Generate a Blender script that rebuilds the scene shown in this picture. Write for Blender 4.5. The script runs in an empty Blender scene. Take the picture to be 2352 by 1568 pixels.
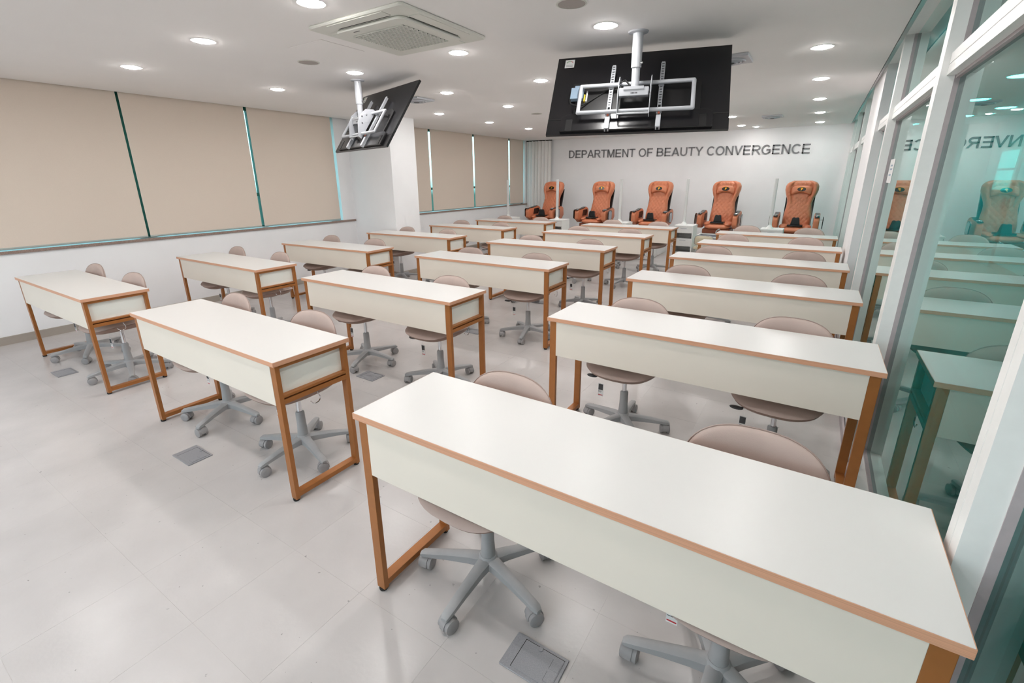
import bpy, bmesh, math, random
from mathutils import Vector, Matrix
random.seed(7)
S = bpy.context.scene
COL = S.collection
PI = math.pi

# ------------------------------------------------------------------ camera, world, exposure
cam_d = bpy.data.cameras.new('camera')
cam = bpy.data.objects.new('camera', cam_d)
COL.objects.link(cam)
cam.matrix_world = Matrix(((0.843440, -0.154345, 0.514575, 0.0),
                           (0.537177, 0.254978, -0.804007, 0.0),
                           (-0.007111, 0.954549, 0.297969, 1.51175),
                           (0, 0, 0, 1)))
cam_d.sensor_width = 36.0
cam_d.lens = 1070.26 / 2352 * 36.0
cam_d.shift_x = (1176 - 1172.12) / 2352
cam_d.shift_y = (743.59 - 784) / 2352
cam_d.clip_start = 0.02
cam_d.clip_end = 200
S.camera = cam

W = bpy.data.worlds.new('sky'); S.world = W; W.use_nodes = True
nt = W.node_tree; nt.nodes.clear()
wo = nt.nodes.new('ShaderNodeOutputWorld'); bg = nt.nodes.new('ShaderNodeBackground')
tc = nt.nodes.new('ShaderNodeTexCoord'); sx = nt.nodes.new('ShaderNodeSeparateXYZ'); cr = nt.nodes.new('ShaderNodeValToRGB')
mp = nt.nodes.new('ShaderNodeMapRange'); mp.inputs[1].default_value = -1; mp.inputs[2].default_value = 1
nt.links.new(tc.outputs['Generated'], sx.inputs[0]); nt.links.new(sx.outputs['Z'], mp.inputs[0]); nt.links.new(mp.outputs[0], cr.inputs[0])
cr.color_ramp.elements[0].position = 0.0; cr.color_ramp.elements[0].color = (.03, .045, .04, 1)
e = cr.color_ramp.elements.new(.485); e.color = (.05, .07, .06, 1)
e = cr.color_ramp.elements.new(.505); e.color = (.80, .90, .95, 1)
cr.color_ramp.elements[-1].position = 1.0; cr.color_ramp.elements[-1].color = (.42, .62, .90, 1)
nt.links.new(cr.outputs[0], bg.inputs[0]); bg.inputs[1].default_value = 1.6
nt.links.new(bg.outputs[0], wo.inputs[0])

S.view_settings.view_transform = 'Standard'
S.view_settings.look = 'None'
S.view_settings.exposure = 1.2
S.view_settings.gamma = 1.0
S.view_settings.use_curve_mapping = False
LAMP = 62.0          # radiance of the ceiling lamps' diffusers
LAMP_COL = (1.0, .975, .955)

# ------------------------------------------------------------------ materials
def lin(c): return tuple((x/12.92 if x <= .04045 else ((x+.055)/1.055)**2.4) for x in (v/255 for v in c))
MATS = {}
def mat(name, rgb, rough=.5, metal=0.0, spec=.5, noise=0.0, nscale=30.0, bump=0.0, bscale=120.0, coat=0.0, sheen=0.0, emit=None, estr=0.0, stretch=None):
    m = bpy.data.materials.new(name); m.use_nodes = True
    n = m.node_tree.nodes; l = m.node_tree.links; b = n['Principled BSDF']
    col = (*lin(rgb), 1)
    b.inputs['Base Color'].default_value = col; b.inputs['Roughness'].default_value = rough
    b.inputs['Metallic'].default_value = metal; b.inputs['Specular IOR Level'].default_value = spec
    b.inputs['Coat Weight'].default_value = coat
    if sheen: b.inputs['Sheen Weight'].default_value = sheen
    tcn = None
    if noise or bump:
        tcn = n.new('ShaderNodeTexCoord'); src = tcn.outputs['Object']
        if stretch:
            mpn = n.new('ShaderNodeMapping'); mpn.inputs['Scale'].default_value = stretch
            l.new(src, mpn.inputs[0]); src = mpn.outputs[0]
    if noise:
        t = n.new('ShaderNodeTexNoise'); t.inputs['Scale'].default_value = nscale; t.inputs['Detail'].default_value = 5
        l.new(src, t.inputs['Vector'])
        r = n.new('ShaderNodeValToRGB')
        r.color_ramp.elements[0].position = .3; r.color_ramp.elements[1].position = .7
        r.color_ramp.elements[0].color = (*[c*(1-noise) for c in col[:3]], 1)
        r.color_ramp.elements[1].color = (*[min(1, c*(1+noise)) for c in col[:3]], 1)
        l.new(t.outputs['Fac'], r.inputs[0]); l.new(r.outputs[0], b.inputs['Base Color'])
    if bump:
        t2 = n.new('ShaderNodeTexNoise'); t2.inputs['Scale'].default_value = bscale; t2.inputs['Detail'].default_value = 3
        l.new(src, t2.inputs['Vector'])
        bp = n.new('ShaderNodeBump'); bp.inputs['Strength'].default_value = bump; bp.inputs['Distance'].default_value = .002
        l.new(t2.outputs['Fac'], bp.inputs['Height']); l.new(bp.outputs[0], b.inputs['Normal'])
    if emit:
        b.inputs['Emission Color'].default_value = (*emit, 1); b.inputs['Emission Strength'].default_value = estr
    MATS[name] = m
    return m

M_wall = mat('white_wall_paint', (246, 245, 246), .75, noise=.015, nscale=3)
M_ceil = mat('white_ceiling_paint', (247, 244, 242), .85, noise=.008, nscale=2)
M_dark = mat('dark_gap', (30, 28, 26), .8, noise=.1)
M_granite = mat('pink_granite', (150, 128, 118), .4, noise=.35, nscale=160)
M_steel = mat('brushed_skirting', (196, 188, 178), .28, metal=.6, noise=.06, nscale=12, stretch=(1, .05, 1))
M_blind = mat('beige_blind_fabric', (226, 211, 197), .85, noise=.02, nscale=220, bump=.15, bscale=500)
M_bar = mat('blind_bottom_bar', (176, 182, 178), .4, metal=.3, noise=.03)
M_winframe = mat('green_window_frame', (48, 92, 80), .45, noise=.06)
M_curtain = mat('white_curtain_fabric', (244, 242, 239), .85, noise=.02, nscale=90)
M_top = mat('white_laminate', (221, 219, 216), .32, noise=.006, nscale=3)
M_band = mat('copper_edge_band', (216, 162, 130), .45, noise=.12, nscale=60, stretch=(.02, .02, 8))
M_frame = mat('copper_steel', (168, 107, 55), .38, metal=.25, noise=.05, nscale=25)
M_panel = mat('cream_panel', (237, 228, 215), .38, noise=.01, nscale=4)
M_side = mat('pale_mint_panel', (248, 250, 243), .32, noise=.01, nscale=4)
M_black = mat('black_rubber', (28, 28, 28), .6, noise=.1)
M_fabric = mat('mauve_leatherette', (188, 167, 158), .55, noise=.03, nscale=20, bump=.2, bscale=350)
M_pipe = mat('mauve_piping', (160, 139, 131), .5, noise=.03)
M_under = mat('shaded_mauve_shell', (150, 124, 112), .5, noise=.03)  # darker than the seat fabric: shade under the seat put into the colour
M_grey = mat('grey_nylon', (166, 166, 167), .5, noise=.03, bump=.15, bscale=400)
M_greyd = mat('grey_caster', (158, 155, 155), .5, noise=.04)
M_chrome = mat('chrome', (225, 225, 228), .12, metal=1, noise=.02)
M_silver = mat('silver_paint', (192, 194, 199), .4, metal=.15, noise=.02)
M_white = mat('white_plastic', (235, 235, 233), .4, noise=.01)
M_offw = mat('off_white_plastic', (222, 222, 214), .45, noise=.01)
M_paper = mat('white_paper', (236, 235, 234), .7, noise=.02)
M_red = mat('red_ink', (196, 50, 60), .6, noise=.03)
M_ink = mat('dark_grey_ink', (70, 70, 72), .6, noise=.08)
M_tv = mat('black_tv_back', (20, 19, 22), .27, spec=.6, noise=.1, nscale=8, bump=.12, bscale=300, stretch=(.1, 1, 1))
M_tvm = mat('black_tv_matte', (16, 15, 16), .5, noise=.1)
M_screen = mat('dark_screen', (8, 9, 11), .08, noise=.05)
M_letter = mat('grey_letter', (126, 125, 128), .45, noise=.02)
M_orange = mat('cognac_leather', (204, 124, 88), .42, noise=.05, nscale=14, bump=.2, bscale=240)
M_brown = mat('brown_leather', (122, 62, 36), .45, noise=.06)
M_blackp = mat('black_gloss', (22, 22, 24), .25, noise=.05)
M_gold = mat('gold_badge', (214, 150, 40), .3, metal=.7, noise=.05)
M_beige = mat('beige_vinyl', (204, 192, 166), .45, noise=.03)
M_boxgrey = mat('grey_cast_metal', (150, 150, 154), .42, metal=.1, noise=.12, nscale=300)
M_post = mat('white_aluminium', (240, 240, 238), .35, noise=.015)
M_gasket = mat('mauve_gasket', (180, 170, 172), .55, noise=.05)
M_acr = mat('frosted_acrylic', (214, 214, 212), .3, noise=.02)
M_bowl = mat('smoked_basin', (150, 152, 160), .12, noise=.05, coat=.3)
M_blue = mat('blue_grey_label', (140, 160, 178), .4, noise=.03)
M_yellow = mat('yellow_plug', (214, 190, 60), .5, noise=.05)
M_orng = mat('orange_tie', (206, 110, 80), .5, noise=.05)
M_green = mat('green_ink', (90, 160, 90), .6, noise=.05)
M_cfloor = mat('corridor_floor_vinyl', (170, 172, 168), .3, noise=.05, nscale=6)
M_cstrip = mat('corridor_floor_border', (120, 122, 118), .35, noise=.05)
M_litpane = mat('daylit_pane', (200, 225, 225), .3, noise=.01, emit=(.75, .95, .97), estr=1.1)  # emission stands in for daylight behind the corridor door panes
M_lamp = mat('lamp_diffuser', (255, 255, 255), .5, noise=.005, emit=LAMP_COL, estr=LAMP)

def floor_material():
    m = bpy.data.materials.new('pale_vinyl_tile'); m.use_nodes = True
    n = m.node_tree.nodes; l = m.node_tree.links; b = n['Principled BSDF']
    g = n.new('ShaderNodeNewGeometry')
    oi = n.new('ShaderNodeObjectInfo')
    t = n.new('ShaderNodeTexNoise'); t.inputs['Scale'].default_value = 3.5; t.inputs['Detail'].default_value = 6
    l.new(g.outputs['Position'], t.inputs['Vector'])
    r = n.new('ShaderNodeValToRGB'); r.color_ramp.elements[0].position = .3; r.color_ramp.elements[1].position = .75
    r.color_ramp.elements[0].color = (*lin((190, 185, 183)), 1); r.color_ramp.elements[1].color = (*lin((201, 196, 194)), 1)
    l.new(t.outputs['Fac'], r.inputs[0])
    # dark specks and scuffs worn into the vinyl
    v = n.new('ShaderNodeTexNoise'); v.inputs['Scale'].default_value = 42; v.inputs['Detail'].default_value = 2
    l.new(g.outputs['Position'], v.inputs['Vector'])
    vr = n.new('ShaderNodeValToRGB'); vr.color_ramp.elements[0].position = .735; vr.color_ramp.elements[1].position = .76
    vr.color_ramp.elements[0].color = (0, 0, 0, 1); vr.color_ramp.elements[1].color = (.55, .55, .55, 1)
    l.new(v.outputs['Fac'], vr.inputs[0])
    mx = n.new('ShaderNodeMixRGB'); mx.inputs[2].default_value = (*lin((110, 105, 102)), 1)
    l.new(vr.outputs[0], mx.inputs[0]); l.new(r.outputs[0], mx.inputs[1])
    hs = n.new('ShaderNodeHueSaturation')
    mr = n.new('ShaderNodeMapRange'); mr.inputs[3].default_value = .994; mr.inputs[4].default_value = 1.006
    l.new(oi.outputs['Random'], mr.inputs[0]); l.new(mr.outputs[0], hs.inputs['Value']); l.new(mx.outputs[0], hs.inputs['Color'])
    l.new(hs.outputs[0], b.inputs['Base Color'])
    b.inputs['Roughness'].default_value = .24; b.inputs['Specular IOR Level'].default_value = .45
    t2 = n.new('ShaderNodeTexNoise'); t2.inputs['Scale'].default_value = 55; l.new(g.outputs['Position'], t2.inputs['Vector'])
    bp = n.new('ShaderNodeBump'); bp.inputs['Strength'].default_value = .12; bp.inputs['Distance'].default_value = .003
    l.new(t2.outputs['Fac'], bp.inputs['Height']); l.new(bp.outputs[0], b.inputs['Normal'])
    return m
M_tile = floor_material()
M_joint = mat('floor_joint', (214, 207, 203), .7, noise=.05)

def glass_material(name, tint, ior, boost, refl=(1, 1, 1)):
    """thin pane: coloured straight-through light plus a mirror reflection that grows with the angle"""
    m = bpy.data.materials.new(name); m.use_nodes = True
    n = m.node_tree.nodes; l = m.node_tree.links; n.clear()
    o = n.new('ShaderNodeOutputMaterial'); mix = n.new('ShaderNodeMixShader')
    tr = n.new('ShaderNodeBsdfTransparent'); gl = n.new('ShaderNodeBsdfGlossy')
    nz = n.new('ShaderNodeTexNoise'); nz.inputs['Scale'].default_value = 2.0
    rp = n.new('ShaderNodeValToRGB')
    rp.color_ramp.elements[0].color = (*[c*.97 for c in tint], 1); rp.color_ramp.elements[1].color = (*tint, 1)
    l.new(nz.outputs['Fac'], rp.inputs[0]); l.new(rp.outputs[0], tr.inputs[0])
    gl.inputs['Roughness'].default_value = .0; gl.inputs['Color'].default_value = (*refl, 1)
    # Schlick's reflectance, the same from both sides of the thin pane
    f0 = ((ior-1)/(ior+1))**2
    lw = n.new('ShaderNodeLayerWeight'); lw.inputs['Blend'].default_value = .5
    pw = n.new('ShaderNodeMath'); pw.operation = 'POWER'; pw.inputs[1].default_value = 5.0
    mu = n.new('ShaderNodeMath'); mu.operation = 'MULTIPLY_ADD'; mu.inputs[1].default_value = (1-f0)*boost; mu.inputs[2].default_value = f0*boost; mu.use_clamp = True
    l.new(lw.outputs['Facing'], pw.inputs[0]); l.new(pw.outputs[0], mu.inputs[0]); l.new(mu.outputs[0], mix.inputs[0])
    l.new(tr.outputs[0], mix.inputs[1]); l.new(gl.outputs[0], mix.inputs[2]); l.new(mix.outputs[0], o.inputs[0])
    return m
M_glass = glass_material('teal_partition_glass', (.12, .53, .505), 1.5, 1.3, (.88, 1.0, .975))
M_wglass = glass_material('teal_window_glass', (.66, .93, .93), 1.45, 1.0)

M_clear = glass_material('added_window_clear_glass', (.93, .97, .96), 1.45, 1.0)

# ------------------------------------------------------------------ mesh helpers
class MB:
    def __init__(s): s.v = []; s.f = []; s.m = []; s.mats = []
    def mi(s, mt):
        if mt not in s.mats: s.mats.append(mt)
        return s.mats.index(mt)
    def add(s, vs, fs, mt):
        o = len(s.v); s.v += [tuple(x) for x in vs]; k = s.mi(mt)
        for f in fs: s.f.append(tuple(i+o for i in f)); s.m.append(k)
    def box(s, x0, x1, y0, y1, z0, z1, mt):
        vs = [(x, y, z) for z in (z0, z1) for y in (y0, y1) for x in (x0, x1)]
        s.add(vs, [(0, 2, 3, 1), (4, 5, 7, 6), (0, 1, 5, 4), (2, 6, 7, 3), (0, 4, 6, 2), (1, 3, 7, 5)], mt); return s
    def rbox(s, x0, x1, y0, y1, z0, z1, r, mt, axis='z', seg=3):
        """box with its edges along one axis rounded and the rims chamfered"""
        a0, a1, b0, b1, h0, h1 = {'z': (x0, x1, y0, y1, z0, z1), 'y': (x0, x1, z0, z1, y0, y1), 'x': (y0, y1, z0, z1, x0, x1)}[axis]
        def ring(ins, h):
            out = []
            rr = max(r-ins, 1e-4)
            for cx_, cy_, st in ((a1-r, b1-r, 0), (a0+r, b1-r, 1), (a0+r, b0+r, 2), (a1-r, b0+r, 3)):
                for k in range(seg+1):
                    t = (st + k/seg)*PI/2; out.append((cx_+rr*math.cos(t), cy_+rr*math.sin(t), h))
            return out
        c = min(r*.4, abs(h1-h0)*.3)
        R = [ring(c, h0), ring(0, h0+c), ring(0, h1-c), ring(c, h1)]
        n = len(R[0]); vs = [p for q in R for p in q]
        tr = {'z': lambda p: p, 'y': lambda p: (p[0], p[2], p[1]), 'x': lambda p: (p[2], p[0], p[1])}[axis]
        vs = [tr(p) for p in vs]; fs = []
        for k in range(3):
            for i in range(n): fs.append((k*n+i, k*n+(i+1) % n, (k+1)*n+(i+1) % n, (k+1)*n+i))
        fs.append(tuple(range(n))[::-1]); fs.append(tuple(range(3*n, 4*n)))
        if axis == 'y': fs = [f[::-1] for f in fs]
        s.add(vs, fs, mt); return s
    def lathe(s, prof, mt, c=(0, 0, 0), seg=20, axis='z', ring=False):
        if ring: prof = list(prof)+[prof[0]]
        vs = []; fs = []; n = len(prof)
        for k in range(seg):
            t = 2*PI*k/seg
            for r, h in prof:
                p = (r*math.cos(t), r*math.sin(t), h)
                if axis == 'x': p = (p[2], p[0], p[1])
                if axis == 'y': p = (p[1], p[2], p[0])
                vs.append((p[0]+c[0], p[1]+c[1], p[2]+c[2]))
        for k in range(seg):
            j = (k+1) % seg
            for i in range(n-1): fs.append((k*n+i, j*n+i, j*n+i+1, k*n+i+1))
        if not ring: fs.append(tuple(k*n for k in range(seg))[::-1]); fs.append(tuple(k*n+n-1 for k in range(seg)))
        s.add(vs, fs, mt); return s
    def tube(s, pts, r, mt, seg=8, closed=False):
        pts = [Vector(p) for p in pts]; vs = []; fs = []; n = len(pts)
        for i, p in enumerate(pts):
            if closed: d = (pts[(i+1) % n]-pts[i-1])
            else: d = pts[min(i+1, n-1)]-pts[max(i-1, 0)]
            d.normalize(); u = d.orthogonal() if abs(d.z) > .95 else d.cross(Vector((0, 0, 1))); u.normalize(); w = d.cross(u)
            for k in range(seg):
                t = 2*PI*k/seg; q = p+u*r*math.cos(t)+w*r*math.sin(t); vs.append(q)
        for i in range(n if closed else n-1):
            j = (i+1) % n
            for k in range(seg): fs.append((i*seg+k, i*seg+(k+1) % seg, j*seg+(k+1) % seg, j*seg+k))
        if not closed: fs.append(tuple(range(seg))[::-1]); fs.append(tuple(range((n-1)*seg, n*seg)))
        s.add(vs, fs, mt); return s
    def prism(s, poly, a, b, mt, axis='x'):
        """extrude a 2D polygon between a and b along an axis"""
        n = len(poly)
        tr = {'x': lambda p, h: (h, p[0], p[1]), 'y': lambda p, h: (p[0], h, p[1]), 'z': lambda p, h: (p[0], p[1], h)}[axis]
        vs = [tr(p, a) for p in poly]+[tr(p, b) for p in poly]
        fs = [tuple(range(n))[::-1], tuple(range(n, 2*n))]+[(i, (i+1) % n, n+(i+1) % n, n+i) for i in range(n)]
        s.add(vs, fs, mt); return s
    def pillow(s, a, b, n, front, back, mt, fn, rings=7, seg=36):
        """closed cushion: superellipse outline; fn(x, z, d) places a point (d > 0 is the front)"""
        vs = []; fs = []
        def sp(c, p): return math.copysign(abs(c)**p, c)
        def pt(k, t, side):
            rr = math.sin(k/rings*PI/2)
            x = a*rr*sp(math.cos(t), 2/n); z = b*rr*sp(math.sin(t), 2/n)
            d = (1-rr**4)**.55
            return fn(x, z, d*front if side else -d*back)
        for side in (1, 0):
            o = len(vs); vs.append(fn(0, 0, front if side else -back))
            for k in range(1, rings + (1 if side else 0)):
                for i in range(seg): vs.append(pt(k, 2*PI*i/seg, side))
            for i in range(seg):
                q = (o, o+1+i, o+1+(i+1) % seg); fs.append(q if side else q[::-1])
            for k in range(rings-1 if side else rings-2):
                for i in range(seg):
                    p0 = o+1+k*seg; q = (p0+i, p0+seg+i, p0+seg+(i+1) % seg, p0+(i+1) % seg); fs.append(q if side else q[::-1])
            if side: rim = o+1+(rings-1)*seg
            else:
                last = o+1+(rings-2)*seg
                for i in range(seg): fs.append((last+(i+1) % seg, rim+(i+1) % seg, rim+i, last+i))
        s.add(vs, fs, mt); return s
    def grid(s, nx, nz, fn_f, fn_b, mt):
        """closed shell from two grids that share their rim; fn(u, v) -> point, u in -1..1, v in 0..1"""
        F = [[fn_f(-1+2*i/nx, j/nz) for i in range(nx+1)] for j in range(nz+1)]
        B = [[fn_b(-1+2*i/nx, j/nz) for i in range(nx+1)] for j in range(nz+1)]
        w = nx+1; vs = [p for r in F for p in r]+[p for r in B for p in r]; o = w*(nz+1); fs = []
        for j in range(nz):
            for i in range(nx):
                q = j*w+i; fs.append((q, q+1, q+w+1, q+w)); fs.append((o+q, o+q+w, o+q+w+1, o+q+1))
        rim = [i for i in range(w)]+[j*w+nx for j in range(1, nz+1)]+[nz*w+i for i in range(nx-1, -1, -1)]+[j*w for j in range(nz-1, 0, -1)]
        m = len(rim)
        for k in range(m): a, b = rim[k], rim[(k+1) % m]; fs.append((b, a, o+a, o+b))
        s.add(vs, fs, mt); return s
    def xf(s, M):
        s.v = [tuple(M @ Vector(p)) for p in s.v]; return s
    def build(s, name, parent=None, smooth=False, loc=None, bevel=0.0, kind=None, angle=40):
        me = bpy.data.meshes.new(name); me.from_pydata(s.v, [], s.f)
        for mt in s.mats: me.materials.append(mt)
        me.polygons.foreach_set('material_index', s.m)
        bm = bmesh.new(); bm.from_mesh(me)
        if smooth: bmesh.ops.remove_doubles(bm, verts=bm.verts, dist=1e-6)
        bmesh.ops.recalc_face_normals(bm, faces=bm.faces)
        if bevel:
            bmesh.ops.bevel(bm, geom=[e for e in bm.edges if e.is_manifold and e.calc_face_angle(0) > .5], offset=bevel, segments=2, profile=.6, affect='EDGES', clamp_overlap=True)
        bm.to_mesh(me); bm.free()
        if smooth:
            me.polygons.foreach_set('use_smooth', [True]*len(me.polygons))
            me.set_sharp_from_angle(angle=math.radians(angle))
        me.update()
        o = bpy.data.objects.new(name, me); COL.objects.link(o)
        if parent is not None: o.parent = parent
        if loc is not None: o.location = loc
        if kind: o['kind'] = kind
        return o

def tag(o, label, cat, group=None):
    o['label'] = label; o['category'] = cat
    if group: o['group'] = group
    return o
def thing(name, label, cat, loc=(0, 0, 0), rz=0.0, group=None):
    o = bpy.data.objects.new(name, None); COL.objects.link(o); o.empty_display_size = .1
    o.location = loc; o.rotation_euler = (0, 0, rz)
    return tag(o, label, cat, group)
KIDS = {}
def kids(o):
    return KIDS.get(o.name) or [c for c in bpy.data.objects if c.parent == o]
def dup(root, loc, rz=0.0, label=None, scale=None):
    def cp(o, par):
        c = o.copy(); COL.objects.link(c); c.parent = par
        for ch in tree[o]: cp(ch, c)
        return c
    tree = TREES.setdefault(root.name, {})
    if not tree:
        def walk(o):
            tree[o] = [c for c in bpy.data.objects if c.parent == o]
            for ch in tree[o]: walk(ch)
        walk(root)
    r = cp(root, None)
    r.location = loc; r.rotation_euler = (0, 0, rz)
    if scale: r.scale = scale
    if label: r['label'] = label
    return r
TREES = {}
def struct(o): o['kind'] = 'structure'; return o
def bx(name, x0, x1, y0, y1, z0, z1, mt, parent=None, bevel=0.0):
    return MB().box(x0, x1, y0, y1, z0, z1, mt).build(name, parent, bevel=bevel)

# ------------------------------------------------------------------ room shell
XL, XG, XF, YF, YB, ZC = -6.436, .42, .353, 11.0, -2.4, 2.412
floor = struct(MB().box(XL-.3, .47, YB, YF+.1, -.12, -.0008, M_joint).build('floor'))
TS = .4055; TX0, TY0 = -2.059, .457
GAP = .00028
tmesh = MB().box(GAP, TS-GAP, GAP, TS-GAP, -.0008, 0, M_tile)
t0 = None; rest = MB()
Minv = cam.matrix_world.inverted()
def in_view(p):
    q = Minv @ Vector(p)
    if q.z > -.05: return None
    u = 1172.12 + 1070.26*q.x/-q.z; v = 743.59 - 1070.26*q.y/-q.z
    return q.length if -150 < u < 2500 and 300 < v < 1720 else None
cells = []
i0 = math.floor((XL-TX0)/TS); i1 = math.ceil((XF-TX0)/TS); j0 = math.floor((YB-TY0)/TS); j1 = math.ceil((YF-TY0)/TS)
for i in range(i0, i1):
    for j in range(j0, j1):
        x = TX0+i*TS; y = TY0+j*TS
        d = in_view((x+TS/2, y+TS/2, 0)); cells.append((d if d else 1e3+abs(y), x, y))
cells.sort()
for k, (d, x, y) in enumerate(cells):
    xx1 = min(TS-GAP, .36-x); yy1 = min(TS-GAP, YF-y); xx0 = max(GAP, XL-x)
    if k < 296 and d < 900:
        if xx1 < TS-.01 or xx0 > .01 or yy1 < TS-.01:
            o = MB().box(xx0, xx1, GAP, yy1, -.0008, 0, M_tile).build('tile', floor, loc=(x, y, 0))
        elif t0 is None: t0 = tmesh.build('tile', floor, loc=(x, y, 0))
        else:
            o = t0.copy(); COL.objects.link(o); o.parent = floor; o.location = (x, y, 0)
    else:
        rest.box(x+xx0, x+xx1, y+GAP, y+yy1, -.0008, 0, M_tile)
ft = rest.build('tile', floor); ft['kind'] = 'stuff'

# ceiling with a shadow slot at the blinds and another at the glass partition
cm = MB().box(-6.398, .304, YB, YF, ZC, ZC+.02, M_ceil)
cm.box(XL-.35, .62, YB-.1, YF+.1, 2.60, 2.68, M_ceil)
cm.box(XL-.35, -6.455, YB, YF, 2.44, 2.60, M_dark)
ceiling = struct(cm.build('ceiling'))
# far wall; back wall with an unseen window added to light camera-facing surfaces
struct(bx('wall_far', XL-.3, .62, YF, YF+.12, 0, 2.6, M_wall))
wb = MB().box(XL-.3, -5.6, YB-.12, YB, 0, 2.6, M_wall).box(.1, .62, YB-.12, YB, 0, 2.6, M_wall).box(-5.6, .1, YB-.12, YB, 0, .85, M_wall).box(-5.6, .1, YB-.12, YB, 2.35, 2.6, M_wall)
struct(wb.build('wall_back'))
w4 = struct(MB().box(-5.6, .1, YB-.10, YB-.06, .85, .90, M_post).box(-5.6, .1, YB-.10, YB-.06, 2.30, 2.35, M_post).build('window_4'))
for k in range(5): bx('mullion', -5.6+k*1.414-.022*(k > 0), -5.6+k*1.414+.022, YB-.10, YB-.06, .90, 2.30, M_post, w4)
for k in range(4): bx('pane', -5.578+k*1.414, -5.622+(k+1)*1.414, YB-.082, YB-.078, .90, 2.30, M_clear, w4)
# window wall: pieces around two window openings
WY = [(.955, 5.055), (6.0, 10.775)]
wl = MB()
wl.box(XL-.3, XL, YB, YF, 0, .855, M_wall)
for a, b in ((YB, WY[0][0]), (WY[0][1], WY[1][0]), (WY[1][1], YF)): wl.box(XL-.3, XL, a, b, .855, 2.44, M_wall)
struct(wl.build('wall_left'))
bs = MB()
for a, b in ((YB, 5.29), (5.87, YF)): bs.box(XL, XL+.012, a, b, 0, .08, M_steel)
struct(bs.build('baseboard_left'))
# structural pillar on the window wall
PX, PY0, PY1 = -5.505, 5.305, 5.845
struct(MB().box(XL, PX, PY0, PY1, 0, ZC+.01, M_wall).build('wall_pillar_left'))
struct(MB().box(XL+.012, PX+.01, PY0-.01, PY0, 0, .08, M_steel).box(PX, PX+.01, PY0, PY1, 0, .08, M_steel).build('baseboard_pillar'))

def window(idx, y0, y1, mull):
    w = struct(MB().box(XL-.23, XL-.19, y0, y1, .855, .90, M_winframe).box(XL-.23, XL-.19, y0, y1, 2.40, 2.44, M_winframe)
               .box(XL-.23, XL-.19, y0, y0+.04, .90, 2.40, M_winframe).box(XL-.23, XL-.19, y1-.04, y1, .90, 2.40, M_winframe).build('window_%d' % idx))
    for (m, wd) in mull: bx('mullion', XL-.235, XL-.185, m-wd/2, m+wd/2, .90, 2.40, M_winframe, w)
    ys = [y0+.04]+sorted(m for m, _ in mull)+[y1-.04]
    for a, b in zip(ys[:-1], ys[1:]): bx('pane', XL-.214, XL-.208, a, b, .90, 2.40, M_wglass, w)
    bx('transom', XL-.236, XL-.184, y0+.04, y1-.04, 1.30, 1.345, M_winframe, w)
    bx('window_sill', XL-.20, XL+.02, y0-(.0 if idx == 1 else .12), y1+(.24 if idx == 1 else .2), .855, .885, M_granite, w, bevel=.003)
window(1, WY[0][0], WY[0][1], [(2.41, .16), (3.86, .05)])
window(2, WY[1][0], WY[1][1], [(6.6, .05), (8.1, .05), (9.5, .05)])

# glazed partition on the right: one structure, posts, transoms, rails and panes as parts
part = struct(MB().prism([(.311, 2.416), (XF, 2.463), (XG+.05, 2.463), (XG+.05, 2.60), (.311, 2.60)], YB, YF, M_post, axis='y').build('window_3'))
posts = [(-.62, -.54), (1.147, 1.223), (2.805, 2.905), (4.69, 4.78), (8.12, 8.20), (9.72, 9.80), (10.90, 11.0)]
pier = (5.76, 7.02)
def post(y0, y1):
    g = y0+(y1-y0)*.55
    b = MB().box(XF, XG+.05, y0, g-.002, .0, 2.463, M_post).box(XF, XG+.05, g+.002, y1, .0, 2.463, M_post).box(XF+.004, XG+.04, g-.002, g+.002, 0, 2.463, M_post)
    b.box(XG-.018, XG+.012, y0-.003, y0, .135, 2.463, M_gasket)
    b.box(XG-.018, XG+.012, y1, y1+.003, .135, 2.463, M_gasket)
    return b.build('post', part)
for a, b in posts: post(a, b)
struct(MB().box(XF-.004, XG+.2, pier[0], pier[1], 0, 2.60, M_wall).build('wall_pier_right'))
edges = sorted([p for p in posts]+[pier])
edges = [(YB-.05, YB)]+edges
for (a0, a1), (b0, b1) in zip(edges[:-1], edges[1:]):
    if b0-a1 < .1: continue
    t = MB().box(XF+.022, XG+.03, a1, b0, 1.908, 1.947, M_post).box(XF+.022, XG+.03, a1, b0, 1.951, 1.992, M_post).box(XF+.026, XG+.03, a1, b0, 1.947, 1.951, M_post)
    t.box(XG-.014, XG+.012, a1, b0, 1.896, 1.908, M_gasket).box(XG-.014, XG+.012, a1, b0, 1.992, 2.004, M_gasket)
    t.build('transom', part)
    bx('pane', XG, XG+.008, a1, b0, .13, 1.908, M_glass, part)
    bx('pane', XG, XG+.008, a1, b0, 1.992, 2.463, M_glass, part)
    MB().box(XF+.006, XG+.04, a1, b0, .0, .128, M_post).box(XG-.014, XG+.012, a1, b0, .128, .14, M_gasket).build('bottom_rail', part)
struct(MB().box(XF-.012, XF, YB, pier[0], 0, .06, M_gasket).box(XF-.012, XF-.002, pier[1], 10.98, 0, .06, M_gasket).build('baseboard_right'))

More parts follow.
